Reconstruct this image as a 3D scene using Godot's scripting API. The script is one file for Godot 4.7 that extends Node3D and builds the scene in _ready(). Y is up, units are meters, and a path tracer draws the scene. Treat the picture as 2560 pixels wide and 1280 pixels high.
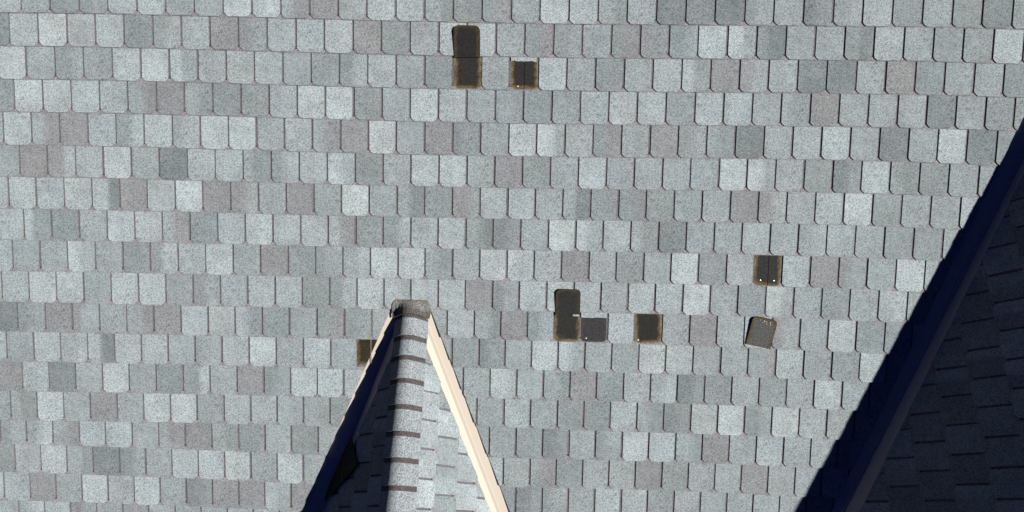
extends Node3D
# A shingled main roof seen from above, with a small dormer and the flank of a second gable.
# World: x along the shingle courses, z horizontally downslope, y up, metres.

const PITCH := 0.510506            # main slope
const STEEP := 0.907               # both gables (52 degrees)
const EXPOSE := 0.2032             # height of a course
const RISE := 0.0536               # a course lies tilted: it climbs over the course below it
const TAB_THICK := 0.0064
const BASE_THICK := 0.0045
const SLOT := 0.0135
const RIDGE_X := -0.078
const RIDGE_Y := -0.8155
const GABLE_X := 4.25
const GABLE_Y := 0.239

# measured courses of the main slope: number, piece (0 whole or beside the shaded valley, 1 beside the sunlit valley),
# last slot, slot positions along the course and down the slope (polynomials of the slot number), first tab, granule blend of each tab
const COURSES := [
	[0, 0, 34, [-2.50295, 0.181935, -0.000311308, 9.91164e-06, -8.14869e-08], [0.000764447, -0.00253818, 0.000504062, -2.61755e-05, 3.87899e-07], -1, "66 44 33 34 55 55 44 44 66 66 5m mm 44 66 55 43 33 3m 44 66 55 43 44 22 22 22 34 44 23 34 55 33 44 33 22 33"],
	[1, 0, 35, [-2.59093, 0.18152, -0.000245657, 5.84954e-06, -1.20487e-08], [0.201697, -0.00229841, 0.000497942, -2.63558e-05, 3.96104e-07], -1, "33 55 66 55 55 33 34 44 mm m4 55 55 55 mm 33 44 66 55 44 3m 34 44 3m m3 34 66 64 32 44 44 32 55 44 33 33 55 33"],
	[2, 0, 34, [-2.50022, 0.182699, -0.000414823, 1.30662e-05, -1.10425e-07], [0.403764, -0.00192401, 0.000449724, -2.45501e-05, 3.75278e-07], -1, "66 44 34 44 55 66 64 44 55 55 44 33 35 55 44 33 HH 44 HH 55 44 33 44 55 53 mm m4 44 22 22 44 mm 33 44 44 33"],
	[3, 0, 33, [-2.41119, 0.181682, -0.000308304, 9.96652e-06, -8.24482e-08], [0.607622, -0.0025715, 0.000579976, -3.19409e-05, 4.99367e-07], -2, "33 66 66 55 55 4m mm 43 33 33 44 66 66 33 44 66 55 44 43 33 44 55 55 55 33 55 55 44 43 mm 44 44 44 22 44 33 33"],
	[4, 0, 35, [-2.67983, 0.181795, -0.000227902, 3.29579e-06, 3.83155e-08], [0.815147, -0.00255746, 0.000558103, -3.06088e-05, 4.80724e-07], -1, "55 66 4m mm 55 35 55 45 66 66 44 55 4m mm 66 44 mm 23 44 66 64 44 3m 44 mm 34 43 22 44 44 55 44 22 44 66 22 33"],
	[5, 0, 34, [-2.59024, 0.179761, 0.000112101, -1.33831e-05, 2.89942e-07], [1.01751, -0.00153977, 0.000406242, -2.42452e-05, 4.03239e-07], -1, "44 mm m5 55 66 44 22 55 55 53 35 55 65 33 44 55 66 44 mm 33 44 66 44 44 44 44 66 64 44 33 23 55 43 33 44 44"],
	[6, 0, 34, [-2.6782, 0.179789, 0.00010818, -1.43479e-05, 3.18118e-07], [1.22538, -0.00209151, 0.000347802, -1.93618e-05, 3.22161e-07], -1, "55 55 55 55 52 mm 55 66 mm m4 44 mm 44 66 44 42 33 m4 55 55 44 42 33 3m 33 44 44 mm m4 44 55 66 33 44 44 55"],
	[7, 0, 33, [-2.59474, 0.181047, 1.10113e-05, -1.22208e-05, 3.19949e-07], [1.42776, -0.00141447, 0.000217169, -1.29621e-05, 2.3538e-07], -1, "55 53 33 44 65 55 4m 33 55 66 55 55 5m 33 35 55 55 42 23 44 66 64 55 43 22 44 44 55 44 45 55 44 33 33 44"],
	[8, 0, 33, [-2.68655, 0.181496, 6.64784e-05, -1.66122e-05, 3.89589e-07], [1.63499, -0.00234407, 0.000307512, -1.70275e-05, 3.01809e-07], -1, "55 44 44 65 44 33 35 55 66 44 mm 33 34 45 66 66 43 44 66 65 44 mm 44 33 44 66 33 54 HH 55 mm m4 44 66 55 44"],
	[9, 0, 33, [-2.77475, 0.180669, 0.000143234, -1.94093e-05, 4.23848e-07], [1.83881, 0.00122498, -0.000177547, 3.23694e-06, 3.59156e-08], -1, "55 55 66 66 44 66 66 44 m4 44 55 55 33 35 66 54 55 55 mm 34 55 55 55 44 55 55 66 44 33 64 44 33 44 55 44"],
	[10, 0, 12, [-2.6855, 0.183075, -0.000513271, 2.71346e-05], [2.04377, -0.00215763, 0.000364008, -1.8474e-05], -1, "22 34 mm m4 44 4m mm 55 55 53 33 44 3m 34 44"],
	[10, 1, 15, [0.338867, 0.174175, 0.000199669, 7.3287e-06], [2.01553, 0.00318197, -0.000303015, 1.81093e-05], -2, "44 55 43 mm 34 HH GG 55 HH 44 mm 44 55 m4 44 55 33 33"],
	[11, 0, 12, [-2.77567, 0.181312, -0.000268388, 1.59344e-05], [2.24716, -0.000312421, -0.00023954, 2.20018e-05], -1, "55 44 55 45 52 55 55 44 34 66 66 44 55 44 HH"],
	[11, 1, 14, [0.372373, 0.17299, 0.000441796, -1.2541e-06], [2.21672, 0.002238, -0.000185642, 1.35424e-05], -1, "33 23 44 66 64 44 44 66 55 44 44 3m 55 44 33 55 44"],
	[12, 0, 12, [-2.68602, 0.178262, 0.000550444, -3.4053e-05], [2.45335, -0.000876081, -0.000184576, 1.69231e-05], -1, "mm 55 22 44 66 44 33 35 44 mm 34 66 66 55"],
	[12, 1, 14, [0.45001, 0.176226, 0.000108136, 8.16311e-06], [2.42529, -0.000382277, 0.000118932, 1.62416e-06], -2, "44 44 65 55 43 mm 33 44 45 23 33 44 33 44 55 44 44"],
	[13, 0, 12, [-2.78248, 0.179828, 0.000268198, -2.08347e-05], [2.65797, -9.86067e-05, -0.000385462, 2.75738e-05], -1, "44 43 66 44 mm 44 66 66 44 55 55 54 44 33"],
	[13, 1, 13, [0.544213, 0.178639, -0.000302301, 2.96343e-05], [2.62492, 0.00244245, -0.000276534, 2.06016e-05], -2, "44 44 55 44 33 33 55 43 23 55 66 34 66 44 44 44"],
	[14, 0, 10, [-2.51046, 0.180352, 6.92171e-05, -7.10593e-06], [2.83015, 0.00100692, 0.000104735, 4.6177e-06], -3, "33 34 46 4m 55 55 44 4m mm 43 33 44 33 44"],
	[14, 1, 11, [0.630335, 0.177695, 1.06335e-05, 1.42933e-05], [2.83984, -0.00137078, 0.000209457, 4.70009e-06], -2, "44 44 33 23 44 34 66 55 43 mm 44 55 44 44"],
	[15, 0, 11, [-2.78515, 0.178235, 0.000360415, -2.2578e-05], [3.03413, 0.00151877, -9.06418e-05, 1.72119e-05], -1, "33 55 55 43 22 34 44 55 66 65 44 66 44"],
	[15, 1, 11, [0.549262, 0.179458, -0.000382099, 2.98666e-05], [3.04949, -0.00156628, -0.000112452, 3.57799e-05], -2, "44 55 44 4m 33 44 44 mm 33 44 44 mm 44 44"],
	[16, 0, 11, [-2.8765, 0.179303, 0.000112936, -6.99846e-06], [3.23782, 0.00119798, 1.88501e-05, 4.46163e-06], -1, "55 55 mm 44 66 55 66 44 23 mm mm 54 mm"],
	[16, 1, 8, [0.637425, 0.178847], [3.25399, 0.0006], -2, "44 33 23 34 44 55 55 43 44 44 44 44"],
	[17, 0, 8, [-2.79047, 0.180838], [3.44102, 0.002], -1, "44 46 55 m4 44 mm 44 44 44 44 44 44"],
]

var rng := RandomNumberGenerator.new()
var cam: Camera3D
var mat := {}
var tone := {}
var blotch := FastNoiseLite.new()

func _ready() -> void:
	rng.seed = 71
	blotch.seed = 4
	blotch.frequency = 4.5
	blotch.fractal_octaves = 3
	# ---- camera, sky, sun
	cam = Camera3D.new()
	cam.name = "camera"
	cam.position = Vector3(0.634129, 3.776739, 2.981970)
	cam.rotation_order = EULER_ORDER_YXZ
	cam.rotation_degrees = Vector3(-69.414219, 1.864776, -0.468523)
	cam.fov = 37.988
	cam.near = 0.05
	cam.far = 600.0
	add_child(cam)
	cam.current = true
	var env := Environment.new()
	env.background_mode = Environment.BG_SKY
	var sky_mat := ProceduralSkyMaterial.new()
	sky_mat.sky_top_color = Color(0.05, 0.11, 0.32)
	sky_mat.sky_horizon_color = Color(0.16, 0.24, 0.44)
	sky_mat.sky_curve = 0.12
	sky_mat.ground_bottom_color = Color(0.05, 0.05, 0.045)
	sky_mat.ground_horizon_color = Color(0.16, 0.22, 0.36)
	sky_mat.sun_angle_max = 1.0
	var sky := Sky.new()
	sky.sky_material = sky_mat
	env.sky = sky
	env.background_energy_multiplier = 0.46
	env.tonemap_mode = Environment.TONE_MAPPER_LINEAR
	env.tonemap_exposure = 2.2
	env.sdfgi_enabled = true
	env.ssao_enabled = true
	env.ssil_enabled = true
	var we := WorldEnvironment.new()
	we.name = "world_environment"
	we.environment = env
	add_child(we)
	var sun := DirectionalLight3D.new()
	sun.name = "sun"
	sun.light_energy = 1.6
	sun.light_color = Color(1.0, 0.985, 0.96)
	sun.light_angular_distance = 0.5
	sun.shadow_enabled = true
	var across := deg_to_rad(46.4)
	var to_sun := Vector3(cos(across) * 0.968, sin(across) * 0.968, 0.252).normalized()
	add_child(sun)
	sun.look_at_from_position(to_sun * 30.0, Vector3.ZERO, Vector3.FORWARD)

	make_materials()
	ground()
	main_roof()
	dormer()
	cross_gable()
	flashings()
	loose_pieces()

# ---------------------------------------------------------------- materials

func lin(r: float, g: float, b: float) -> Color:
	return Color(r, g, b)

func granules(seed_: int, depth: float, clump: float) -> Image:
	# mineral granules: single grains of 1.5 mm, clumps of 5 to 12 mm, a few pale and dark grains
	var n := 512
	var r := RandomNumberGenerator.new()
	r.seed = seed_
	var fine := PackedFloat32Array()
	fine.resize(n * n)
	for i in n * n:
		fine[i] = r.randf()
	# grains lie in clumps of a few millimetres
	var cells := []
	for size: int in [4, 8]:
		var m := n / size
		var v := PackedFloat32Array()
		v.resize(m * m)
		for i in m * m:
			v[i] = r.randf() - 0.5
		cells.append(v)
	var c2 := FastNoiseLite.new()
	c2.seed = seed_ + 9
	c2.frequency = 0.018
	var im2 := c2.get_seamless_image(n, n)
	im2.convert(Image.FORMAT_L8)
	var d2 := im2.get_data()
	var out := PackedByteArray()
	out.resize(n * n * 3)
	for y in n:
		for x in n:
			var i := y * n + x
			var g: float = (fine[i] + fine[y * n + (x + 1) % n] + fine[((y + 1) % n) * n + x]) / 3.0 - 0.5
			var jx := (x + int(fine[(y / 3) * n + 5] * 4.0)) % n
			var a: float = cells[0][(y / 4) * (n / 4) + jx / 4] + 0.8 * cells[1][(((y + 3) % n) / 8) * (n / 8) + ((jx + 2) % n) / 8]
			var b: float = d2[i] / 255.0 - 0.5
			var v: float = 0.60 * (1.0 + depth * 2.2 * g + clump * a + 0.16 * b)
			var hue: float = fine[(i * 7 + 13) % (n * n)] - 0.5
			if fine[i] > 0.985:
				v *= 1.5
			v = clampf(v, 0.04, 1.0)
			var col := Color(clampf(v * (1.0 + 0.10 * hue), 0, 1), v, clampf(v * (1.0 - 0.08 * hue), 0, 1)).linear_to_srgb()
			out[i * 3] = int(col.r * 255.0)
			out[i * 3 + 1] = int(col.g * 255.0)
			out[i * 3 + 2] = int(col.b * 255.0)
	return Image.create_from_data(n, n, false, Image.FORMAT_RGB8, out)

func relief(seed_: int, strength: float) -> ImageTexture:
	var n := 512
	var c := FastNoiseLite.new()
	c.seed = seed_
	c.noise_type = FastNoiseLite.TYPE_SIMPLEX_SMOOTH
	c.frequency = 0.33
	c.fractal_type = FastNoiseLite.FRACTAL_FBM
	c.fractal_octaves = 2
	var im := c.get_seamless_image(n, n)
	im.convert(Image.FORMAT_RGB8)
	im.bump_map_to_normal_map(strength)
	return ImageTexture.create_from_image(im)

func surface(tex: ImageTexture, nrm: ImageTexture, rough: float, spec: float) -> StandardMaterial3D:
	var m := StandardMaterial3D.new()
	m.vertex_color_use_as_albedo = true
	if tex:
		m.albedo_texture = tex
	m.roughness = rough
	m.metallic_specular = spec
	if nrm:
		m.normal_enabled = true
		m.normal_texture = nrm
		m.normal_scale = 1.0
	return m

func make_materials() -> void:
	var g1 := ImageTexture.create_from_image(granules(11, 0.8, 0.7))
	var g2 := ImageTexture.create_from_image(granules(29, 0.85, 1.2))
	var n1 := relief(5, 1.6)
	mat.shingle = surface(g1, n1, 0.95, 0.25)
	mat.cap = surface(g2, n1, 0.95, 0.25)
	mat.tar = surface(g1, n1, 0.85, 0.2)
	mat.tar.albedo_color = Color(0.2, 0.2, 0.2).linear_to_srgb()      # keeps dark vertex colours fine-grained
	mat.metal = surface(null, null, 0.42, 0.5)
	mat.nail = surface(null, null, 0.45, 0.5)
	mat.nail.metallic = 0.9
	mat.wood = surface(g1, null, 0.9, 0.3)
	# granule colours (linear)
	tone["2"] = lin(0.0985, 0.1147, 0.1208)
	tone["3"] = lin(0.1244, 0.1441, 0.1511)
	tone["4"] = lin(0.1501, 0.1728, 0.1818)
	tone["5"] = lin(0.1760, 0.2029, 0.2135)
	tone["6"] = lin(0.2020, 0.2314, 0.2427)
	tone["m"] = lin(0.1298, 0.1362, 0.1441)

# ---------------------------------------------------------------- frames and plates

class Frame:
	var o: Vector3
	var u: Vector3
	var d: Vector3
	var n: Vector3
	func _init(oo: Vector3, uu: Vector3, dd: Vector3, nn: Vector3) -> void:
		o = oo
		u = uu
		d = dd
		n = nn
	func at(a: float, b: float, h: float) -> Vector3:
		return o + u * a + d * b + n * h

func new_st() -> SurfaceTool:
	var st := SurfaceTool.new()
	st.begin(Mesh.PRIMITIVE_TRIANGLES)
	return st

func tri(st: SurfaceTool, p: Array, uv: Array, c: Array, out: Vector3) -> void:
	var nn: Vector3 = (p[1] - p[0]).cross(p[2] - p[0])
	if nn.length() < 1e-12:
		return
	nn = nn.normalized()
	var order := [0, 1, 2]
	if nn.dot(out) > 0.0:
		order = [0, 2, 1]          # front faces run clockwise
	else:
		nn = -nn
	var tangent := nn.cross(Vector3(0.31, 0.17, 0.93)).normalized()
	for i in order:
		st.set_normal(nn)
		st.set_tangent(Plane(tangent, 1.0))
		st.set_color(c[i])
		st.set_uv(uv[i])
		st.add_vertex(p[i])

func quad(st: SurfaceTool, a: Vector3, b: Vector3, c: Vector3, d: Vector3, col: Color, out: Vector3, uv_off := Vector2.ZERO) -> void:
	var e1 := (b - a).length() / 0.35
	var e2 := (d - a).length() / 0.35
	var uvs := [uv_off, uv_off + Vector2(e1, 0), uv_off + Vector2(e1, e2), uv_off + Vector2(0, e2)]
	tri(st, [a, b, c], [uvs[0], uvs[1], uvs[2]], [col, col, col], out)
	tri(st, [a, c, d], [uvs[0], uvs[2], uvs[3]], [col, col, col], out)

func clip(poly: PackedVector2Array, planes: Array) -> PackedVector2Array:
	# keeps a.x * u + a.y * d <= a.z
	var cur := poly
	for pl: Vector3 in planes:
		var nxt := PackedVector2Array()
		for i in cur.size():
			var p := cur[i]
			var q := cur[(i + 1) % cur.size()]
			var dp := pl.x * p.x + pl.y * p.y - pl.z
			var dq := pl.x * q.x + pl.y * q.y - pl.z
			if dp <= 0.0:
				nxt.append(p)
			if dp * dq < 0.0:
				nxt.append(p.lerp(q, dp / (dp - dq)))
		cur = nxt
		if cur.size() < 3:
			return PackedVector2Array()
	return cur

func area(poly: PackedVector2Array) -> float:
	var s := 0.0
	for i in poly.size():
		s += poly[i].cross(poly[(i + 1) % poly.size()])
	return absf(s) * 0.5

# a plate with a flat top given by height(u, d), coloured by paint(u, d), and sides of the given thickness
func plate(st: SurfaceTool, f: Frame, cells: Array, outline: PackedVector2Array, height: Callable, paint: Callable, thick: float, off: Vector2) -> void:
	for cell: PackedVector2Array in cells:
		for i in range(1, cell.size() - 1):
			var ps := []
			var us := []
			var cs := []
			for v: Vector2 in [cell[0], cell[i], cell[i + 1]]:
				ps.append(f.at(v.x, v.y, height.call(v.x, v.y)))
				us.append(v / 0.35 + off)
				cs.append(paint.call(v.x, v.y))
			tri(st, ps, us, cs, f.n)
	var mid := Vector2.ZERO
	for v in outline:
		mid += v
	mid /= maxi(outline.size(), 1)
	for i in outline.size():
		var a := outline[i]
		var b := outline[(i + 1) % outline.size()]
		var ha: float = height.call(a.x, a.y)
		var hb: float = height.call(b.x, b.y)
		var m2 := (a + b) * 0.5 - mid
		var col: Color = paint.call(a.x, a.y)
		quad(st, f.at(a.x, a.y, ha), f.at(b.x, b.y, hb), f.at(b.x, b.y, hb - thick), f.at(a.x, a.y, ha - thick), col, f.u * m2.x + f.d * m2.y, off)

func obj(st: SurfaceTool, called: String, m: Material, parent: Node) -> MeshInstance3D:
	var mi := MeshInstance3D.new()
	mi.name = called
	mi.mesh = st.commit()
	mi.material_override = m
	parent.add_child(mi, true)
	return mi

func thing(called: String, label: String, category: String, group := "") -> Node3D:
	var o := Node3D.new()
	o.name = called
	add_child(o, true)
	o.set_meta("label", label)
	o.set_meta("category", category)
	o.set_meta("kind", "thing")
	if group != "":
		o.set_meta("group", group)
	return o

func pixel_area(f: Frame, poly: PackedVector2Array) -> float:
	# how large a shingle shows in the picture (0 outside it): decides which ones are single parts
	var pts := PackedVector2Array()
	var inv := cam.transform.affine_inverse()
	var k := 512.0 / (2.0 * tan(deg_to_rad(cam.fov) * 0.5))
	for v in poly:
		var q := inv * f.at(v.x, v.y, 0.0)
		if q.z > -0.1:
			return 0.0
		pts.append(Vector2(512.0 - q.x / q.z * k, 256.0 + q.y / q.z * k))
	var win := PackedVector2Array(pts)
	win = clip(win, [Vector3(-1, 0, 0), Vector3(1, 0, 1024), Vector3(0, -1, 0), Vector3(0, 1, 512)])
	return area(win)

# ---------------------------------------------------------------- shingles

# one shingle tab between two slots; blend holds the granule tones of its two halves
func tab(f: Frame, ul: float, ur: float, dl: float, dr: float, blend: String, planes: Array) -> Dictionary:
	var jig := rng.randf_range(-0.0012, 0.0012)
	var gap := SLOT * rng.randf_range(0.78, 1.2)
	var l := ul + gap * 0.5 + jig
	var r := ur - gap * 0.5 + jig
	var cl := rng.randf_range(0.021, 0.026)
	var top := minf(dl, dr) - EXPOSE - 0.02
	var drop := rng.randf_range(-0.0015, 0.0015)
	dl += drop - 0.004
	dr += drop - 0.004
	var k := (dr - dl) / (r - l)
	var full := PackedVector2Array([Vector2(l, top), Vector2(r, top), Vector2(r, dr - cl), Vector2(r - cl * 0.38, dr - k * cl * 0.38 - cl * 0.46), Vector2(r - cl, dr - k * cl), Vector2(l + cl, dl + k * cl), Vector2(l + cl * 0.38, dl + k * cl * 0.38 - cl * 0.46), Vector2(l, dl - cl)])
	var outline := clip(full, planes)
	if outline.size() < 3 or area(outline) < 0.0006:
		return {}
	var ca: Color = tone[blend[0]]
	var cb: Color = tone[blend[1]]
	var vary := rng.randf_range(0.95, 1.05)
	var cool := rng.randf_range(-0.012, 0.010)
	var ck := Color(vary * (1.0 - cool), vary, vary * (1.0 + cool))
	ca = ca * ck / 0.6
	cb = cb * ck / 0.6
	var cells := []
	var wide := rng.randf_range(0.02, 0.07)
	var s0 := l + (r - l) * rng.randf_range(0.30, 0.66) - wide * 0.5
	var s1 := s0 + wide
	var cu := [l - 0.001, s0, s1, r + 0.001] if blend[0] != blend[1] else [l - 0.001, lerpf(l, r, 0.35), lerpf(l, r, 0.68), r + 0.001]
	var dm := (top + maxf(dl, dr)) * 0.5
	var cd := [top - 0.01, dm - 0.02, dm + 0.05, maxf(dl, dr) + 0.01]
	for i in 3:
		for j in 3:
			var c := clip(outline, [Vector3(-1, 0, -cu[i]), Vector3(1, 0, cu[i + 1]), Vector3(0, -1, -cd[j]), Vector3(0, 1, cd[j + 1])])
			if c.size() >= 3:
				cells.append(c)
	var lift := rng.randf_range(-0.0008, 0.0012)
	var tilt := rng.randf_range(-0.006, 0.006)
	var height := func(u: float, d: float) -> float: return lift - (dl + k * (u - l) - d) * RISE + (u - (l + r) * 0.5) * tilt
	# dropped granule blends: the tone changes within a tab, with uneven patches of a second tone and of mauve grains
	var away := rng.randf() * 40.0
	var mauve: Color = tone["m"] * ck / 0.6
	var paint := func(u: float, d: float) -> Color:
		var c := ca.lerp(cb, smoothstep(s0 - 0.0001, s1 + 0.0001, u))
		var w1 := blotch.get_noise_3d(u, d, away * 0.02)
		var w2 := blotch.get_noise_3d(u + 7.0, d + 3.0, away)
		c = c.lerp(mauve, clampf(w2 * 0.9, 0.0, 0.34))
		return c * (1.0 + 0.16 * w1)
	return {"cells": cells, "outline": outline, "height": height, "paint": paint, "off": Vector2(rng.randf(), rng.randf()), "f": f, "px": pixel_area(f, outline)}

func add_tab(st: SurfaceTool, t: Dictionary) -> void:
	plate(st, t.f, t.cells, t.outline, t.height, t.paint, TAB_THICK + 0.001, t.off)

# the backing layer under one tab: shows in the slots and in the clipped corners
func backing(st: SurfaceTool, f: Frame, ul: float, ur: float, dl: float, dr: float, planes: Array) -> void:
	var top := minf(dl, dr) - EXPOSE - 0.03
	var poly := clip(PackedVector2Array([Vector2(ul, top), Vector2(ur, top), Vector2(ur, dr), Vector2(ul, dl)]), planes)
	if poly.size() < 3:
		return
	# mauve granules along the butt, a darker tone above them, where the slots run
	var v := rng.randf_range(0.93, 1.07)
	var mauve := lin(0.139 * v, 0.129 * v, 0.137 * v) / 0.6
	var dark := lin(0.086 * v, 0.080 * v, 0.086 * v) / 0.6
	var k := (dr - dl) / (ur - ul)
	var height := func(u: float, d: float) -> float: return -TAB_THICK - (dl + k * (u - ul) - d) * RISE
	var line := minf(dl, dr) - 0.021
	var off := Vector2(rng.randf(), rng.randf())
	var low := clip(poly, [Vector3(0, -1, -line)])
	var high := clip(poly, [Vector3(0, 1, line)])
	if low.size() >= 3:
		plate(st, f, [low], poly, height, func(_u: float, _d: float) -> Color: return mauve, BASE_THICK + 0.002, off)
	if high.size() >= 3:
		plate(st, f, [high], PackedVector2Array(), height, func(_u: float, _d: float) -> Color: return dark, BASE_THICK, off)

# two dabs of sealant at the foot of a slot
func dabs(st: SurfaceTool, f: Frame, u: float, d: float, planes: Array) -> void:
	if rng.randf() < 0.12:
		return
	for k in 2:
		var dd: float = d - 0.0255 - k * 0.009
		var w := SLOT * rng.randf_range(0.42, 0.5)
		var hh := 0.0018
		var poly := clip(PackedVector2Array([Vector2(u - w, dd - hh), Vector2(u + w, dd - hh), Vector2(u + w, dd + hh), Vector2(u - w, dd + hh)]), planes)
		if poly.size() < 3:
			continue
		var height := func(_u: float, _d: float) -> float: return -TAB_THICK - (d - dd) * RISE + 0.0016
		var paint := func(_u: float, _d: float) -> Color: return lin(0.0183, 0.01708, 0.0183) / 0.12
		plate(st, f, [poly], poly, height, paint, 0.002, Vector2.ZERO)

func lay(parent: Node3D, tabs: Array, limit: int) -> void:
	tabs.sort_custom(func(a: Dictionary, b: Dictionary) -> bool: return a.px > b.px)
	var rest := new_st()
	var some := false
	var n := 0
	for t: Dictionary in tabs:
		if n < limit and t.px > 6.0:
			var st := new_st()
			add_tab(st, t)
			obj(st, "shingle", mat.shingle, parent)
			n += 1
		else:
			add_tab(rest, t)
			some = true
	if some:
		var r := obj(rest, "shingle_field", mat.shingle, parent)
		r.set_meta("kind", "stuff")

# ---------------------------------------------------------------- setting

func ground() -> void:
	var st := new_st()
	quad(st, Vector3(-250, -8, -250), Vector3(250, -8, -250), Vector3(250, -8, 250), Vector3(-250, -8, 250), lin(0.0366, 0.0488, 0.02135), Vector3.UP)
	var g := obj(st, "ground", mat.wood, self)
	g.set_meta("kind", "structure")

func main_frame() -> Frame:
	return Frame.new(Vector3.ZERO, Vector3.RIGHT, Vector3(0, -sin(PITCH), cos(PITCH)), Vector3(0, cos(PITCH), sin(PITCH)))

func poly_at(c: Array, i: float, last: int) -> float:
	var j := clampf(i, 0.0, float(last))
	var v := 0.0
	for k in range(c.size() - 1, -1, -1):
		v = v * j + float(c[k])
	return v

func slot_at(row: Array, i: int) -> Vector2:
	var last: int = row[2]
	var u := poly_at(row[3], i, last)
	var d := poly_at(row[4], i, last) + 0.0225
	if i < 0:
		u += i * 0.1795
	elif i > last:
		u += (i - last) * 0.1795
		d += (i - last) * 0.0008
	return Vector2(u, d)

func shaded_cut() -> Vector3:       # main shingles end at the shaded valley of the dormer
	return Vector3(1, 0.4307, -0.2125 + 0.4307 * 1.862)

func sunlit_cut() -> Vector3:
	return Vector3(-1, 0.3925, -(0.0545 - 0.3925 * 1.856))

func gable_cut() -> Vector3:
	return Vector3(1, 0.3626, 3.195 + 0.3626 * 2.0577)

func main_roof() -> void:
	var f := main_frame()
	var roof := thing("main_roof", "wide pale grey shingled roof slope with torn dark gaps", "roof")
	var st := new_st()
	# boards under the shingles
	for pair: Array in [[Vector3.ZERO, 0.0]]:
		var a := [f.at(-4.2, -0.75, -0.034), f.at(5.2, -0.75, -0.034), f.at(5.2, 4.2, -0.034), f.at(-4.2, 4.2, -0.034)]
		var b := [f.at(-4.2, -0.75, -0.055), f.at(5.2, -0.75, -0.055), f.at(5.2, 4.2, -0.055), f.at(-4.2, 4.2, -0.055)]
		quad(st, a[0], a[1], a[2], a[3], lin(0.0305, 0.0305, 0.0305), f.n)
		quad(st, b[0], b[1], b[2], b[3], lin(0.183, 0.1342, 0.0854), -f.n)
	obj(st, "roof_deck", mat.wood, roof)
	var base := new_st()
	var seal := new_st()
	var tabs := []
	var rows := COURSES.duplicate()
	# courses beyond the picture, above and below
	for k in [-1, -2]:
		var r0: Array = COURSES[0].duplicate(true)
		r0[0] = k
		r0[3][0] += -0.0894 * (k % 2) * -1.0
		r0[4][0] += EXPOSE * k
		r0[6] = ""
		rows.append(r0)
	for spec: Array in [[17, 1, 16], [18, 0, 17], [18, 1, 17], [19, 0, 18], [19, 1, 18]]:
		for rr: Array in rows:
			if rr[0] == spec[2] and rr[1] == spec[1]:
				var r1: Array = rr.duplicate(true)
				r1[0] = spec[0]
				r1[3][0] += 0.0894 * (1.0 if spec[0] % 2 == 0 else -1.0)
				r1[4][0] += EXPOSE
				r1[6] = ""
				rows.append(r1)
				break
	for row: Array in rows:
		var num: int = row[0]
		var piece: int = row[1]
		var tones: PackedStringArray = (row[6] as String).split(" ", false)
		var first: int = row[5]
		for i in range(-5, 44):
			var a := slot_at(row, i)
			var b := slot_at(row, i + 1)
			var mid := (a + b) * 0.5
			if mid.x < -3.7 or mid.x > 4.4:
				continue
			var planes := [gable_cut()]
			if num >= 9:
				if num == 9:
					pass
				elif piece == 0:
					if a.x > -0.15:
						continue
					planes.append(shaded_cut())
				else:
					if b.x < -0.05:
						continue
					planes.append(sunlit_cut())
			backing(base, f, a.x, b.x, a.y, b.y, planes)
			dabs(seal, f, a.x, a.y, planes)
			var blend := ""
			var j := i - first
			if j >= 0 and j < tones.size():
				blend = tones[j]
			else:
				blend = ["44", "33", "55", "66", "mm", "34", "53", "44"][rng.randi() % 8]
			if blend == "HH" or blend == "GG":
				continue
			var t := tab(f, a.x, b.x, a.y, b.y, blend, planes)
			if not t.is_empty():
				tabs.append(t)
	obj(base, "backing_layer", mat.shingle, roof)
	var so := obj(seal, "sealant_dabs", mat.tar, roof)
	so.set_meta("kind", "stuff")
	lay(roof, tabs, 300)
	torn_places(roof, f)

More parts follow.
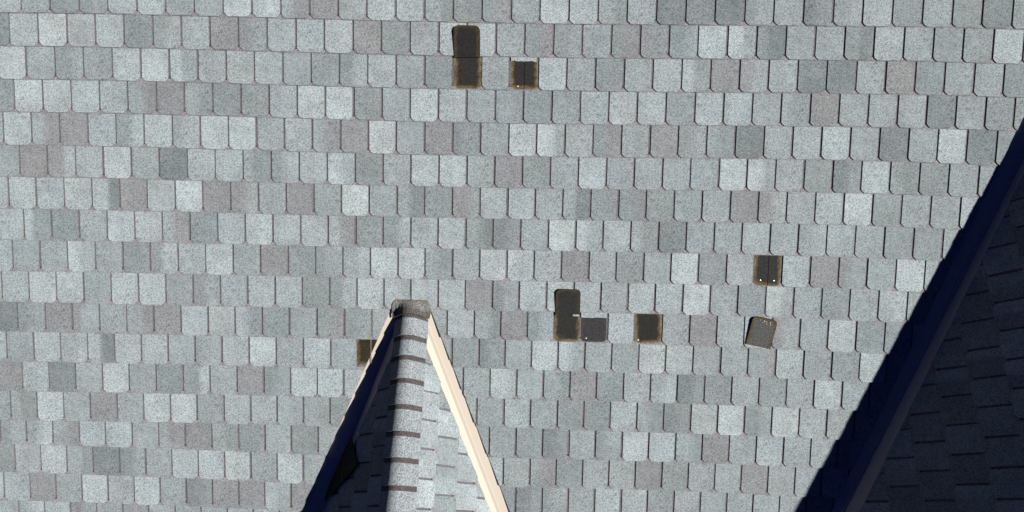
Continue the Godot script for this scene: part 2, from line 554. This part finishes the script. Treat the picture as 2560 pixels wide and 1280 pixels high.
# dark asphalt left where a tab is gone: black in the middle, brown along the edges that were glued
func bare(parent: Node3D, f: Frame, called: String, label: String, u0: float, u1: float, d0: float, d1: float, h: float, slope: float, inner: Color, rim: Color, edge: Color, skew: float, corners_up: bool, joint: float, thick: float, cl: float, planes := []) -> MeshInstance3D:
	var w := u1 - u0
	var hh := d1 - d0
	var us := [0.0, 0.006, 0.014, 0.022, 0.03, w * 0.5, w - 0.03, w - 0.022, w - 0.014, w - 0.006, w]
	var ds := [0.0, 0.006, 0.014, 0.022, 0.03, hh * 0.26, hh * 0.36, hh * 0.5, hh * 0.62, hh * 0.73, hh - 0.03, hh - 0.022, hh - 0.014, hh - 0.006, hh]
	var full := PackedVector2Array([Vector2(0, 0), Vector2(w, 0), Vector2(w, hh - cl), Vector2(w - cl * 0.35, hh - cl * 0.35), Vector2(w - cl, hh), Vector2(cl, hh), Vector2(cl * 0.35, hh - cl * 0.35), Vector2(0, hh - cl)])
	if corners_up:      # folded flap: its clipped corners point upslope
		full = PackedVector2Array([Vector2(cl, 0), Vector2(w - cl, 0), Vector2(w - cl * 0.35, cl * 0.35), Vector2(w, cl), Vector2(w, hh), Vector2(0, hh), Vector2(0, cl), Vector2(cl * 0.35, cl * 0.35)])
	var wob := FastNoiseLite.new()
	wob.seed = rng.randi() % 10000
	wob.frequency = 22.0
	wob.fractal_octaves = 4
	var paint := func(u: float, d: float) -> Color:
		var lu := u - u0 - skew * (d - d0) / hh
		var ld := d - d0
		var e := minf(minf(lu, w - lu), (ld if corners_up else hh - ld))
		var c1 := (lu < cl * 1.0 or lu > w - cl * 1.0)
		if c1:
			var cd := ld if corners_up else hh - ld
			var cu := minf(lu, w - lu)
			e = minf(e, (cd + cu - cl) * 0.7071)
		e += wob.get_noise_2d(u, d) * 0.016
		if e < 0.006:
			return edge.lerp(rim, clampf(e / 0.006, 0, 1)) / 0.12
		return rim.lerp(inner, clampf((e - 0.012) / 0.011, 0, 1)) / 0.12
	var height := func(_u: float, d: float) -> float: return h + (d - d1) * slope
	var cells := []
	for i in us.size() - 1:
		for j in ds.size() - 1:
			if us[i + 1] - us[i] < 1e-5 or ds[j + 1] - ds[j] < 1e-5:
				continue
			var c := clip(full, [Vector3(-1, 0, -us[i]), Vector3(1, 0, us[i + 1]), Vector3(0, -1, -ds[j]), Vector3(0, 1, ds[j + 1])])
			if c.size() >= 3:
				var moved := PackedVector2Array()
				for v in c:
					moved.append(Vector2(u0 + v.x + skew * v.y / hh, d0 + v.y))
				moved = clip(moved, planes)
				if moved.size() >= 3:
					cells.append(moved)
	var outl := PackedVector2Array()
	for v in full:
		outl.append(Vector2(u0 + v.x + skew * v.y / hh, d0 + v.y))
	outl = clip(outl, planes)
	var st := new_st()
	plate(st, f, cells, outl, height, paint, thick, Vector2(rng.randf(), rng.randf()))
	var o := obj(st, called, mat.tar, parent)
	if label != "":
		o.set_meta("label", label)
	if joint > 0.0:      # the open joint between two shingle strips, black felt in it
		var js := new_st()
		var ju := u0 + joint
		var poly := PackedVector2Array([Vector2(ju - 0.0018, d0), Vector2(ju + 0.0018, d0), Vector2(ju + 0.0018 + skew * 0.5, d1), Vector2(ju - 0.0018 + skew * 0.5, d1)])
		plate(js, f, [poly], poly, func(u: float, d: float) -> float: return height.call(u, d) + 0.0009, func(_u: float, _d: float) -> Color: return lin(0.00366, 0.00366, 0.00366) / 0.12, 0.001, Vector2.ZERO)
		obj(js, "joint", mat.tar, o)
	return o

# what is left of a torn tab under the course above: a strip with a ragged lower edge
func remnant(parent: Node3D, f: Frame, u0: float, u1: float, d_top: float, d_low: float, ragged: float, key: String, h: float) -> void:
	var st := new_st()
	var n := 14
	var nz := FastNoiseLite.new()
	nz.seed = rng.randi() % 9999
	nz.frequency = 9.0
	var lows := []
	for i in n + 1:
		lows.append(d_low + nz.get_noise_1d(i * 0.02) * ragged * 1.6 + rng.randf_range(-1, 1) * ragged * 0.25)
	var col: Color = tone[key] / 0.6
	for i in n:
		var a := lerpf(u0, u1, float(i) / n)
		var b := lerpf(u0, u1, float(i + 1) / n)
		var poly := PackedVector2Array([Vector2(a, d_top), Vector2(b, d_top), Vector2(b, lows[i + 1]), Vector2(a, lows[i])])
		var height := func(_u: float, _d: float) -> float: return h
		plate(st, f, [poly], PackedVector2Array(), height, func(_u: float, _d: float) -> Color: return col, 0.005, Vector2(0.2, 0.4))
		quad(st, f.at(a, lows[i], h), f.at(b, lows[i + 1], h), f.at(b, lows[i + 1], h - 0.005), f.at(a, lows[i], h - 0.005), lin(0.3355, 0.3172, 0.2867), f.d)
	obj(st, "torn_remnant", mat.shingle, parent)

func nail(parent: Node3D, f: Frame, u: float, d: float, h: float) -> void:
	var st := new_st()
	var c := f.at(u, d, h + 0.0022)
	var n := 10
	for i in n:
		var a := TAU * i / n
		var b := TAU * (i + 1) / n
		var pa := f.at(u + cos(a) * 0.0042, d + sin(a) * 0.0042, h + 0.0012)
		var pb := f.at(u + cos(b) * 0.0042, d + sin(b) * 0.0042, h + 0.0012)
		tri(st, [c, pa, pb], [Vector2.ZERO, Vector2.ZERO, Vector2.ZERO], [lin(0.488, 0.488, 0.488), lin(0.488, 0.488, 0.488), lin(0.488, 0.488, 0.488)], f.n)
		quad(st, pa, pb, pb - f.n * 0.003, pa - f.n * 0.003, lin(0.366, 0.366, 0.366), (pa + pb) * 0.5 - c)
	obj(st, "nail_head", mat.nail, parent)

func torn_places(roof: Node3D, f: Frame) -> void:
	var black := lin(0.0150, 0.0142, 0.0128)
	var brown := lin(0.06405, 0.04758, 0.0244)
	var pale := lin(0.1128, 0.0915, 0.061)
	var hb := -TAB_THICK + 0.0012
	# upslope, under the first flap
	bare(roof, f, "bare_patch", "black bare patch with brown rim below the upslope folded tab", 0.193, 0.362, 0.226, 0.4285, hb, 0.036, black, brown, pale, 0.003, false, 0.0, 0.002, 0.024)
	bare(roof, f, "bare_patch", "black bare patch split by a joint, pale ragged edge above", 0.548, 0.713, 0.235, 0.428, hb, RISE, black, brown, pale, 0.004, false, 0.084, 0.002, 0.022)
	remnant(roof, f, 0.548, 0.708, 0.215, 0.255, 0.005, "5", -0.0075)
	nail(roof, f, 0.594, 0.408, hb - 0.001)
	# middle of the slope
	bare(roof, f, "bare_patch", "black bare patch below the downslope folded tab", 0.866, 1.031, 1.85, 2.043, hb, 0.036, lin(0.0152, 0.0152, 0.0142), brown, pale, 0.002, false, 0.0, 0.002, 0.024)
	var grey := lin(0.0235, 0.0235, 0.0252)
	bare(roof, f, "bare_patch", "charcoal bare patch without brown rim", 1.042, 1.206, 1.86, 2.041, hb, RISE, grey, lin(0.0250, 0.0245, 0.0255), lin(0.034, 0.031, 0.031), 0.002, false, 0.0, 0.002, 0.02)
	remnant(roof, f, 1.04, 1.207, 1.84, 1.879, 0.002, "5", -0.0075)
	nail(roof, f, 1.077, 2.018, hb - 0.001)
	bare(roof, f, "bare_patch", "black bare patch between two whole grey tabs", 1.394, 1.563, 1.838, 2.041, hb, RISE, black, brown, pale, 0.006, false, 0.0, 0.002, 0.024)
	nail(roof, f, 1.418, 2.022, hb - 0.001)
	bare(roof, f, "bare_patch", "black bare patch split by a joint, near the big shadow", 2.144, 2.317, 1.435, 1.641, hb, RISE, lin(0.0170, 0.0176, 0.0172), brown, pale, 0.003, false, 0.093, 0.002, 0.024)
	nail(roof, f, 2.189, 1.605, hb - 0.001)
	nail(roof, f, 2.276, 1.606, hb - 0.001)
	bare(roof, f, "bare_patch", "olive bare patch cut off by the cream flashing", -0.436, -0.25, 2.035, 2.236, hb, RISE, lin(0.0175, 0.0152, 0.0085), lin(0.055, 0.044, 0.024), pale, 0.004, false, 0.0, 0.008, 0.012, [shaded_cut()])
	# tabs folded back over the course above, dark underside up
	var rim := lin(0.03172, 0.02379, 0.01159)
	bare(roof, f, "folded_tab", "shingle tab folded upslope, black underside showing", 0.188, 0.352, 0.047, 0.239, 0.0012, -0.036, lin(0.0118, 0.0116, 0.0112), rim, lin(0.01342, 0.01098, 0.0061), 0.004, true, 0.0, 0.006, 0.026)
	bare(roof, f, "folded_tab", "shingle tab folded upslope beside the charcoal patch, black underside showing", 0.869, 1.031, 1.69, 1.866, 0.0012, -0.036, lin(0.0150, 0.0146, 0.0152), rim, lin(0.01342, 0.01098, 0.0061), -0.001, true, 0.0, 0.006, 0.024)
	remnant(roof, f, 0.985, 1.028, 1.858, 1.8695, 0.002, "6", 0.0022)
	# old sealant in two slots above the dormer
	for s: Array in [[-0.0765, 1.655, -0.088, 1.782, 0.0048, lin(0.03782, 0.03538, 0.02196)], [-0.345, 1.853, -0.343, 2.03, 0.008, lin(0.1281, 0.1159, 0.09455)], [-0.343, 2.05, -0.340, 2.22, 0.002, lin(0.1464, 0.1281, 0.0854)]]:
		var st := new_st()
		var w: float = s[4]
		var poly := PackedVector2Array([Vector2(s[0] - w, s[1]), Vector2(s[0] + w, s[1]), Vector2(s[2] + w, s[3]), Vector2(s[2] - w, s[3])])
		var s3: float = s[3]
		var cc: Color = s[5]
		plate(st, f, [poly], poly, func(_u: float, d: float) -> float: return -0.0035 + (d - s3) * RISE * 0.9, func(_u: float, _d: float) -> Color: return cc / 0.6, 0.003, Vector2.ZERO)
		obj(st, "sealant_strip", mat.wood, roof)

# ---------------------------------------------------------------- gable slopes

# courses of a gable slope: butts at first + k * EXPOSE below the ridge, slots at phase + n * step along it
func gable_slope(node: Node3D, f: Frame, first: float, count: int, phase: float, step: float, z0: float, z1: float, planes: Array, tones: Dictionary, tabs: Array, base: SurfaceTool, seal: SurfaceTool) -> void:
	for k in range(-1, count):
		var d := first + k * EXPOSE * 1.006
		var ph := phase + (step * 0.5 if posmod(k, 2) == 1 else 0.0)
		var n0 := int(floor((z0 - ph) / step))
		var n1 := int(ceil((z1 - ph) / step))
		for n in range(n0, n1):
			var a := ph + n * step
			var b := a + step
			var wob := sin(a * 3.1 + k) * 0.0012
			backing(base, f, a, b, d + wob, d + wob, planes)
			dabs(seal, f, a, d + wob, planes)
			var key := "%d_%d" % [k, n]
			var blend: String = tones[key] if tones.has(key) else ["44", "33", "55", "44", "mm", "34", "53", "54"][rng.randi() % 8]
			var t := tab(f, a, b, d + wob, d + wob, blend, planes)
			if not t.is_empty():
				tabs.append(t)

# ridge caps: bent plates that lap each other towards the main roof; a band of dark mauve granules is dyed on the head of each
func caps(node: Node3D, apex: Vector3, q: float, butts: Array, wide_a: float, wide_b: float, lift: float, step: float) -> void:
	var radius := 0.06
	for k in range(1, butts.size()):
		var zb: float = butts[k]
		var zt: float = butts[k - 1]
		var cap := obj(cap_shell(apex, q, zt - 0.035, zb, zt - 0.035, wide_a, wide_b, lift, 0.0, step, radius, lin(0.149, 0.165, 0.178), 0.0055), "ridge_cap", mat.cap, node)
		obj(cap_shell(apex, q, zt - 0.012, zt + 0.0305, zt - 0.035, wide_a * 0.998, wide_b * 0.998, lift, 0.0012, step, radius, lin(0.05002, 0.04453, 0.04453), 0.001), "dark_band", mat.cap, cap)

func cap_shell(apex: Vector3, q: float, z0: float, z1: float, head: float, wa: float, wb: float, lift: float, more: float, step: float, radius: float, col: Color, thick: float) -> SurfaceTool:
	var st := new_st()
	var nn := 30
	var prof := []           # x offset, y offset, normal
	var half := radius * sin(q)
	var top := (lift + more) / cos(q)            # where the two lifted planes meet
	var cy := top - radius / cos(q)
	prof.append([-wb, top - wb * tan(q), Vector3(-sin(q), cos(q), 0)])
	for i in nn + 1:
		var a := lerpf(-q, q, float(i) / nn)
		prof.append([sin(a) * radius, cy + cos(a) * radius, Vector3(sin(a), cos(a), 0)])
	prof.append([wa, top - wa * tan(q), Vector3(sin(q), cos(q), 0)])
	var off := Vector2(rng.randf(), rng.randf())
	var c := col / 0.6
	var rows := []
	for r in 2:
		var line := []
		for e: Array in prof:
			var up: float = step * ((z0 if r == 0 else z1) - head) / 0.19
			var nv: Vector3 = e[2]
			line.append(apex + Vector3(e[0], e[1], z0 if r == 0 else z1) + nv * up)
		rows.append(line)
	var arc := 0.0
	for i in prof.size() - 1:
		var p0: Vector3 = rows[0][i]
		var p1: Vector3 = rows[0][i + 1]
		var p2: Vector3 = rows[1][i + 1]
		var p3: Vector3 = rows[1][i]
		var w := (p1 - p0).length()
		var uvs := [off + Vector2(arc, z0) / 0.30, off + Vector2(arc + w, z0) / 0.30, off + Vector2(arc + w, z1) / 0.30, off + Vector2(arc, z1) / 0.30]
		var ns := [prof[i][2], prof[i + 1][2], prof[i + 1][2], prof[i][2]]
		for set_: Array in [[0, 1, 2], [0, 2, 3]]:
			var ps := [p0, p1, p2, p3]
			var fn: Vector3 = (ps[set_[1]] - ps[set_[0]]).cross(ps[set_[2]] - ps[set_[0]])
			var ord := set_ if fn.dot(ns[0]) < 0.0 else [set_[0], set_[2], set_[1]]
			for j: int in ord:
				st.set_normal(ns[j])
				st.set_tangent(Plane(0, 0, 1, 1))
				st.set_color(c)
				st.set_uv(uvs[j])
				st.add_vertex(ps[j])
		# butt
		var na: Vector3 = prof[i][2]
		var nb: Vector3 = prof[i + 1][2]
		quad(st, p3, p2, p2 - nb * thick, p3 - na * thick, c, Vector3(0, 0, 1), off)
		arc += w
	for side: int in [0, prof.size() - 1]:
		var a0: Vector3 = rows[0][side]
		var a1: Vector3 = rows[1][side]
		var ns2: Vector3 = prof[side][2]
		quad(st, a0, a1, a1 - ns2 * thick, a0 - ns2 * thick, c, Vector3(-1 if side == 0 else 1, -0.5, 0), off)
	return st

func slab(st: SurfaceTool, f: Frame, pts: Array, h: float, thick: float) -> void:
	var poly := PackedVector2Array(pts)
	plate(st, f, [poly], poly, func(_u: float, _d: float) -> float: return h, func(_u: float, _d: float) -> Color: return lin(0.0366, 0.0366, 0.0366), thick, Vector2.ZERO)

func dormer() -> void:
	var node := thing("dormer_roof", "small steep dormer roof with rounded ridge caps between cream valley flashings", "dormer")
	var c := cos(STEEP)
	var s := sin(STEEP)
	var fr := Frame.new(Vector3(RIDGE_X, RIDGE_Y, 0), Vector3(0, 0, 1), Vector3(c, -s, 0), Vector3(s, c, 0))
	var fl := Frame.new(Vector3(RIDGE_X, RIDGE_Y, 0), Vector3(0, 0, 1), Vector3(-c, -s, 0), Vector3(-s, c, 0))
	var deck := new_st()
	slab(deck, fr, [Vector2(1.68, 0.041), Vector2(4.0, 0.041), Vector2(4.0, 2.0)], -0.03, 0.012)
	slab(deck, fl, [Vector2(1.68, 0.041), Vector2(4.0, 0.041), Vector2(4.0, 2.0)], -0.03, 0.012)
	obj(deck, "roof_deck", mat.wood, node)
	var base := new_st()
	var seal := new_st()
	var tabs := []
	# u = z along the ridge, d down the slope; x = RIDGE_X +- d * cos
	var cut_r := Vector3(-0.4426, c, 0.1354 - 0.4426 * 2.065 - RIDGE_X)
	var cut_l := Vector3(-0.48, c, 0.283 - 0.48 * 2.087 + RIDGE_X)
	var tr := {"0_0": "55", "0_1": "44", "0_2": "45", "0_3": "66", "0_4": "44", "0_-1": "55", "1_0": "55", "1_1": "44", "1_2": "34", "1_3": "33", "2_2": "44", "2_3": "55", "2_4": "66", "3_3": "66", "3_4": "55"}
	gable_slope(node, fr, (0.1325 - RIDGE_X) / c, 8, 2.131, 0.1785, 1.5, 3.9, [cut_r, Vector3(0, -1, -0.085), Vector3(-1, 0, -1.63)], tr, tabs, base, seal)
	gable_slope(node, fl, 0.345, 8, 2.30, 0.1785, 1.5, 3.9, [cut_l, Vector3(0, -1, -0.085), Vector3(-1, 0, -1.63)], {}, tabs, base, seal)
	obj(base, "backing_layer", mat.shingle, node)
	var so := obj(seal, "sealant_dabs", mat.tar, node)
	so.set_meta("kind", "stuff")
	lay(node, tabs, 300)
	var butts := [1.652, 1.799, 1.930, 2.077, 2.239, 2.402, 2.559, 2.721, 2.884, 3.047, 3.21, 3.373, 3.536, 3.70]
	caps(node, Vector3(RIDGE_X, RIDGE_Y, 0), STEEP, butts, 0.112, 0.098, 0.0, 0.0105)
	apex_cover(node)

# the last cap, bent from the ridge up on to the main slope and set in tar
func apex_cover(node: Node3D) -> void:
	var f := main_frame()
	var st := new_st()
	var n := 12
	var rows := []
	var cols := [lin(0.066, 0.055, 0.038), lin(0.112, 0.108, 0.1), lin(0.112, 0.112, 0.109), lin(0.105, 0.105, 0.102), lin(0.055, 0.053, 0.05), lin(0.053, 0.051, 0.048)]
	var tops := [[-0.170, 0.030], [-0.182, 0.038], [-0.196, 0.052], [-0.2, 0.056], [-0.198, 0.053], [-0.196, 0.046]]
	var ss := [1.785, 1.793, 1.812, 1.845, 1.868, 1.897]
	for r in 6:
		var line := []
		for i in n + 1:
			var k := float(i) / n
			var u: float = lerpf(tops[r][0], tops[r][1], k)
			var bend := sin(k * PI)
			# from lying on the main shingles to the round of the ridge
			var t: float = [0.0, 0.12, 0.4, 0.8, 1.0, 1.0][r]
			var flat := f.at(u, ss[r], 0.006)
			var zr: float = ss[r] * cos(PITCH) + 0.012
			var off := u - RIDGE_X
			var cyr := RIDGE_Y + 0.022 / cos(STEEP) - 0.06 / cos(STEEP)
			var yy := 0.0
			if absf(off) < 0.06 * sin(STEEP):
				yy = cyr + sqrt(0.0036 - off * off)
			else:
				yy = RIDGE_Y + 0.022 / cos(STEEP) - absf(off) * tan(STEEP)
			var ridge := Vector3(u, yy, zr)
			var y := maxf(flat.y, lerpf(flat.y, ridge.y, t)) + bend * 0.003
			line.append(Vector3(u, y, lerpf(flat.z, zr, float(r) / 5.0)))
		rows.append(line)
	for r in 5:
		for i in n:
			var ps := [rows[r][i], rows[r][i + 1], rows[r + 1][i + 1], rows[r + 1][i]]
			var cc := [cols[r] / 0.6, cols[r] / 0.6, cols[r + 1] / 0.6, cols[r + 1] / 0.6]
			var uv := [Vector2(ps[0].x, ps[0].z) / 0.3, Vector2(ps[1].x, ps[1].z) / 0.3, Vector2(ps[2].x, ps[2].z) / 0.3, Vector2(ps[3].x, ps[3].z) / 0.3]
			tri(st, [ps[0], ps[1], ps[2]], [uv[0], uv[1], uv[2]], [cc[0], cc[1], cc[2]], Vector3.UP)
			tri(st, [ps[0], ps[2], ps[3]], [uv[0], uv[2], uv[3]], [cc[0], cc[2], cc[3]], Vector3.UP)
	for i in n:
		quad(st, rows[5][i], rows[5][i + 1], rows[5][i + 1] - Vector3(0, 0.012, 0), rows[5][i] - Vector3(0, 0.012, 0), cols[5] / 0.6, Vector3(0, 0, 1))
		quad(st, rows[0][i], rows[0][i + 1], rows[0][i + 1] - Vector3(0, 0.008, 0), rows[0][i] - Vector3(0, 0.008, 0), cols[0] / 0.6, Vector3(0, 0, -1))
	for r in 5:
		quad(st, rows[r][0], rows[r + 1][0], rows[r + 1][0] - Vector3(0, 0.01, 0), rows[r][0] - Vector3(0, 0.01, 0), cols[r] / 0.6, Vector3(-1, 0, 0))
		quad(st, rows[r][n], rows[r + 1][n], rows[r + 1][n] - Vector3(0, 0.01, 0), rows[r][n] - Vector3(0, 0.01, 0), cols[r] / 0.6, Vector3(1, 0, 0))
	var o := obj(st, "apex_cap", mat.cap, node)
	o.set_meta("label", "brownish dusty cap bent over the top of the ridge")

func cross_gable() -> void:
	var node := thing("gable_roof", "steep dark shingled gable flank in shadow beside the wide slope", "roof")
	var c := cos(STEEP)
	var s := sin(STEEP)
	var f := Frame.new(Vector3(GABLE_X, GABLE_Y, 0), Vector3(0, 0, 1), Vector3(-c, -s, 0), Vector3(-s, c, 0))
	var fo := Frame.new(Vector3(GABLE_X, GABLE_Y, 0), Vector3(0, 0, 1), Vector3(c, -s, 0), Vector3(s, c, 0))
	var deck := new_st()
	slab(deck, f, [Vector2(-0.75, 0.041), Vector2(4.6, 0.041), Vector2(4.6, 3.6)], -0.03, 0.012)
	slab(deck, fo, [Vector2(-0.75, 0.041), Vector2(4.6, 0.041), Vector2(4.6, 3.6)], -0.03, 0.012)
	obj(deck, "roof_deck", mat.wood, node)
	var base := new_st()
	var seal := new_st()
	var tabs := []
	# x >= 3.331 - 0.4187 * (z - 1.807)
	var cut := Vector3(-0.4187, c, GABLE_X - 3.331 - 0.4187 * 1.807)
	gable_slope(node, f, (GABLE_X - 3.302) / c - 4.0 * EXPOSE * 1.006, 12, 1.92, 0.1768, -0.6, 4.4, [cut, Vector3(0, -1, -0.085)], {}, tabs, base, seal)
	obj(base, "backing_layer", mat.shingle, node)
	var so := obj(seal, "sealant_dabs", mat.tar, node)
	so.set_meta("kind", "stuff")
	lay(node, tabs, 300)
	var butts := []
	for i in 31:
		butts.append(-0.5 + i * 0.163)
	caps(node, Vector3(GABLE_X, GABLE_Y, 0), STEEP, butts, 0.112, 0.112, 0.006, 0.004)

# ---------------------------------------------------------------- valley flashings

# folded sheet along a valley: a flange on the main slope, a raised rib, a flange on the gable slope
func flashing(label: String, ridge_x: float, c0: float, k: float, side: float, s0: float, s1: float, wide_main: float, wide_gable: float, deep: float) -> void:
	var node := thing("valley_flashing", label, "flashing", "cream metal valley flashings")
	var f := main_frame()
	var gn := Vector3(side * sin(STEEP), cos(STEEP), 0)       # normal of the gable slope
	var gd := Vector3(side * cos(STEEP), -sin(STEEP), 0)      # its fall
	var paint := lin(0.322, 0.290, 0.244)
	var parts := {"flange": [], "rib": []}
	var along := (f.at(c0 + k * s1, s1, 0) - f.at(c0 + k * s0, s0, 0)).normalized()
	var mo := (f.u * side + f.d * 0.0)
	mo = (mo - along * mo.dot(along)).normalized()            # away from the valley, on the main slope
	var go := (-gd - along * (-gd).dot(along)).normalized()   # up the gable slope
	var up := (f.n + gn).normalized()
	var sec := func(t: float) -> Array:
		var p := f.at(c0 + k * t, t, 0)
		var pm := p + f.n * -0.0195
		var pg := p - gn * deep
		var root := p - up * 0.019
		return [pm + mo * wide_main, root + mo * 0.009 + f.n * 0.0005, root + mo * 0.0035 + up * 0.012, root + mo * 0.0025 + up * 0.012, root + go * 0.013 - gn * 0.004, pg + go * minf(wide_gable, maxf(0.013, absf(c0 + k * t - ridge_x) / cos(STEEP) * 0.86))]
	var n := 8
	var names := ["flange", "rib", "rib", "rib", "flange"]
	var sts := [new_st(), new_st(), new_st()]
	var which := [0, 1, 1, 1, 2]
	for i in n:
		var a: Array = sec.call(lerpf(s0, s1, float(i) / n))
		var b: Array = sec.call(lerpf(s0, s1, float(i + 1) / n))
		for j in 5:
			quad(sts[which[j]], a[j], a[j + 1], b[j + 1], b[j], paint, f.n + gn)
	obj(sts[0], "flange", mat.metal, node)
	obj(sts[1], "rib", mat.metal, node)
	obj(sts[2], "flange", mat.metal, node)

func flashings() -> void:
	flashing("cream metal valley flashing lit by the sun beside the dormer", RIDGE_X, -0.7139, 0.38293, 1.0, 1.835, 4.1, 0.15, 0.16, 0.027)
	flashing("cream metal valley flashing mostly in the dormer's own shadow", RIDGE_X, 0.558, -0.38293, -1.0, 1.835, 4.1, 0.19, 0.16, 0.027)
	flashing("grooved metal valley flashing wholly in shade along the steep gable", GABLE_X, 4.0639, -0.3798, -1.0, -0.45, 4.1, 0.17, 0.2, 0.0205)

# ---------------------------------------------------------------- loose pieces

func loose_pieces() -> void:
	var m := main_frame()
	# torn tab lying upside down, turned a little
	var node := thing("loose_shingle", "torn shingle tab lying upside down, grey with brown rim, crooked", "shingle")
	var turn := deg_to_rad(11.0)
	var o := m.at(2.158, 1.835, 0.0065)
	var u := (m.u * cos(turn) + m.d * sin(turn)).rotated(m.d, deg_to_rad(1.2))
	var d := (m.d * cos(turn) - m.u * sin(turn)).normalized()
	var f := Frame.new(o, u.normalized(), d, u.cross(d).normalized() * (1.0 if u.cross(d).dot(m.n) > 0.0 else -1.0))
	bare(node, f, "underside", "", 0.0, 0.163, 0.0, 0.196, 0.0, -0.01, lin(0.049, 0.0505, 0.0515), lin(0.052, 0.040, 0.024), lin(0.034, 0.028, 0.018), 0.0, true, 0.0, 0.005, 0.026)
	var st := new_st()
	var n := 14
	var lows := []
	for i in n + 1:
		lows.append(lerpf(0.2135, 0.199, float(i) / n) + rng.randf_range(-0.0022, 0.0022))
	for i in n:
		var a := 0.158 * i / n
		var b := 0.158 * (i + 1) / n
		var poly := PackedVector2Array([Vector2(a, 0.19), Vector2(b, 0.19), Vector2(b, lows[i + 1]), Vector2(a, lows[i])])
		plate(st, f, [poly], poly, func(_u: float, _d: float) -> float: return -0.005, func(_u: float, _d: float) -> Color: return lin(0.2074, 0.2074, 0.2013) / 0.6, 0.003, Vector2(0.1, 0.7))
	obj(st, "torn_edge", mat.shingle, node)
	for p: Array in [[0.05, 0.02, 0.004], [0.078, 0.022, 0.007], [0.093, 0.024, 0.005], [0.118, 0.024, 0.006], [0.121, 0.038, 0.005], [0.07, 0.034, 0.003], [0.096, 0.038, 0.004]]:
		var bead := MeshInstance3D.new()
		var sm := SphereMesh.new()
		sm.radius = p[2] * 0.5
		sm.height = p[2] * 0.7
		sm.radial_segments = 8
		sm.rings = 4
		bead.mesh = sm
		bead.name = "sealant_bead"
		var bm := StandardMaterial3D.new()
		bm.albedo_color = Color(0.72, 0.71, 0.64)
		bm.roughness = 0.3
		bead.material_override = bm
		bead.position = f.at(p[0], p[1], 0.0018)
		node.add_child(bead, true)
	# black scrap caught in the shaded valley
	var scrap := thing("loose_shingle", "black torn shingle scrap stuck on the shaded dormer slope beside the flashing", "shingle")
	var c := cos(STEEP)
	var s := sin(STEEP)
	var fl := Frame.new(Vector3(RIDGE_X, RIDGE_Y, 0), Vector3(0, 0, 1), Vector3(-c, -s, 0), Vector3(-s, c, 0))
	var pts := PackedVector2Array()
	for p: Vector2 in [Vector2(-0.462, 2.391), Vector2(-0.384, 2.58), Vector2(-0.564, 2.729), Vector2(-0.655, 2.795), Vector2(-0.645, 2.74), Vector2(-0.53, 2.5)]:
		pts.append(Vector2(p.y, (RIDGE_X - p.x) / c))
	var sc := new_st()
	plate(sc, fl, [pts], pts, func(_u: float, _d: float) -> float: return 0.012, func(_u: float, _d: float) -> Color: return lin(0.021, 0.020, 0.017) / 0.12, 0.006, Vector2(0.3, 0.1))
	obj(sc, "underside", mat.tar, scrap)
	var sk := new_st()
	var streak := PackedVector2Array()
	for p: Vector2 in [Vector2(-0.512, 2.60), Vector2(-0.505, 2.60), Vector2(-0.497, 2.675), Vector2(-0.505, 2.68)]:
		streak.append(Vector2(p.y, (RIDGE_X - p.x) / c))
	plate(sk, fl, [streak], streak, func(_u: float, _d: float) -> float: return 0.0135, func(_u: float, _d: float) -> Color: return lin(0.0732, 0.061, 0.0366) / 0.12, 0.0014, Vector2.ZERO)
	obj(sk, "brown_streak", mat.tar, scrap)
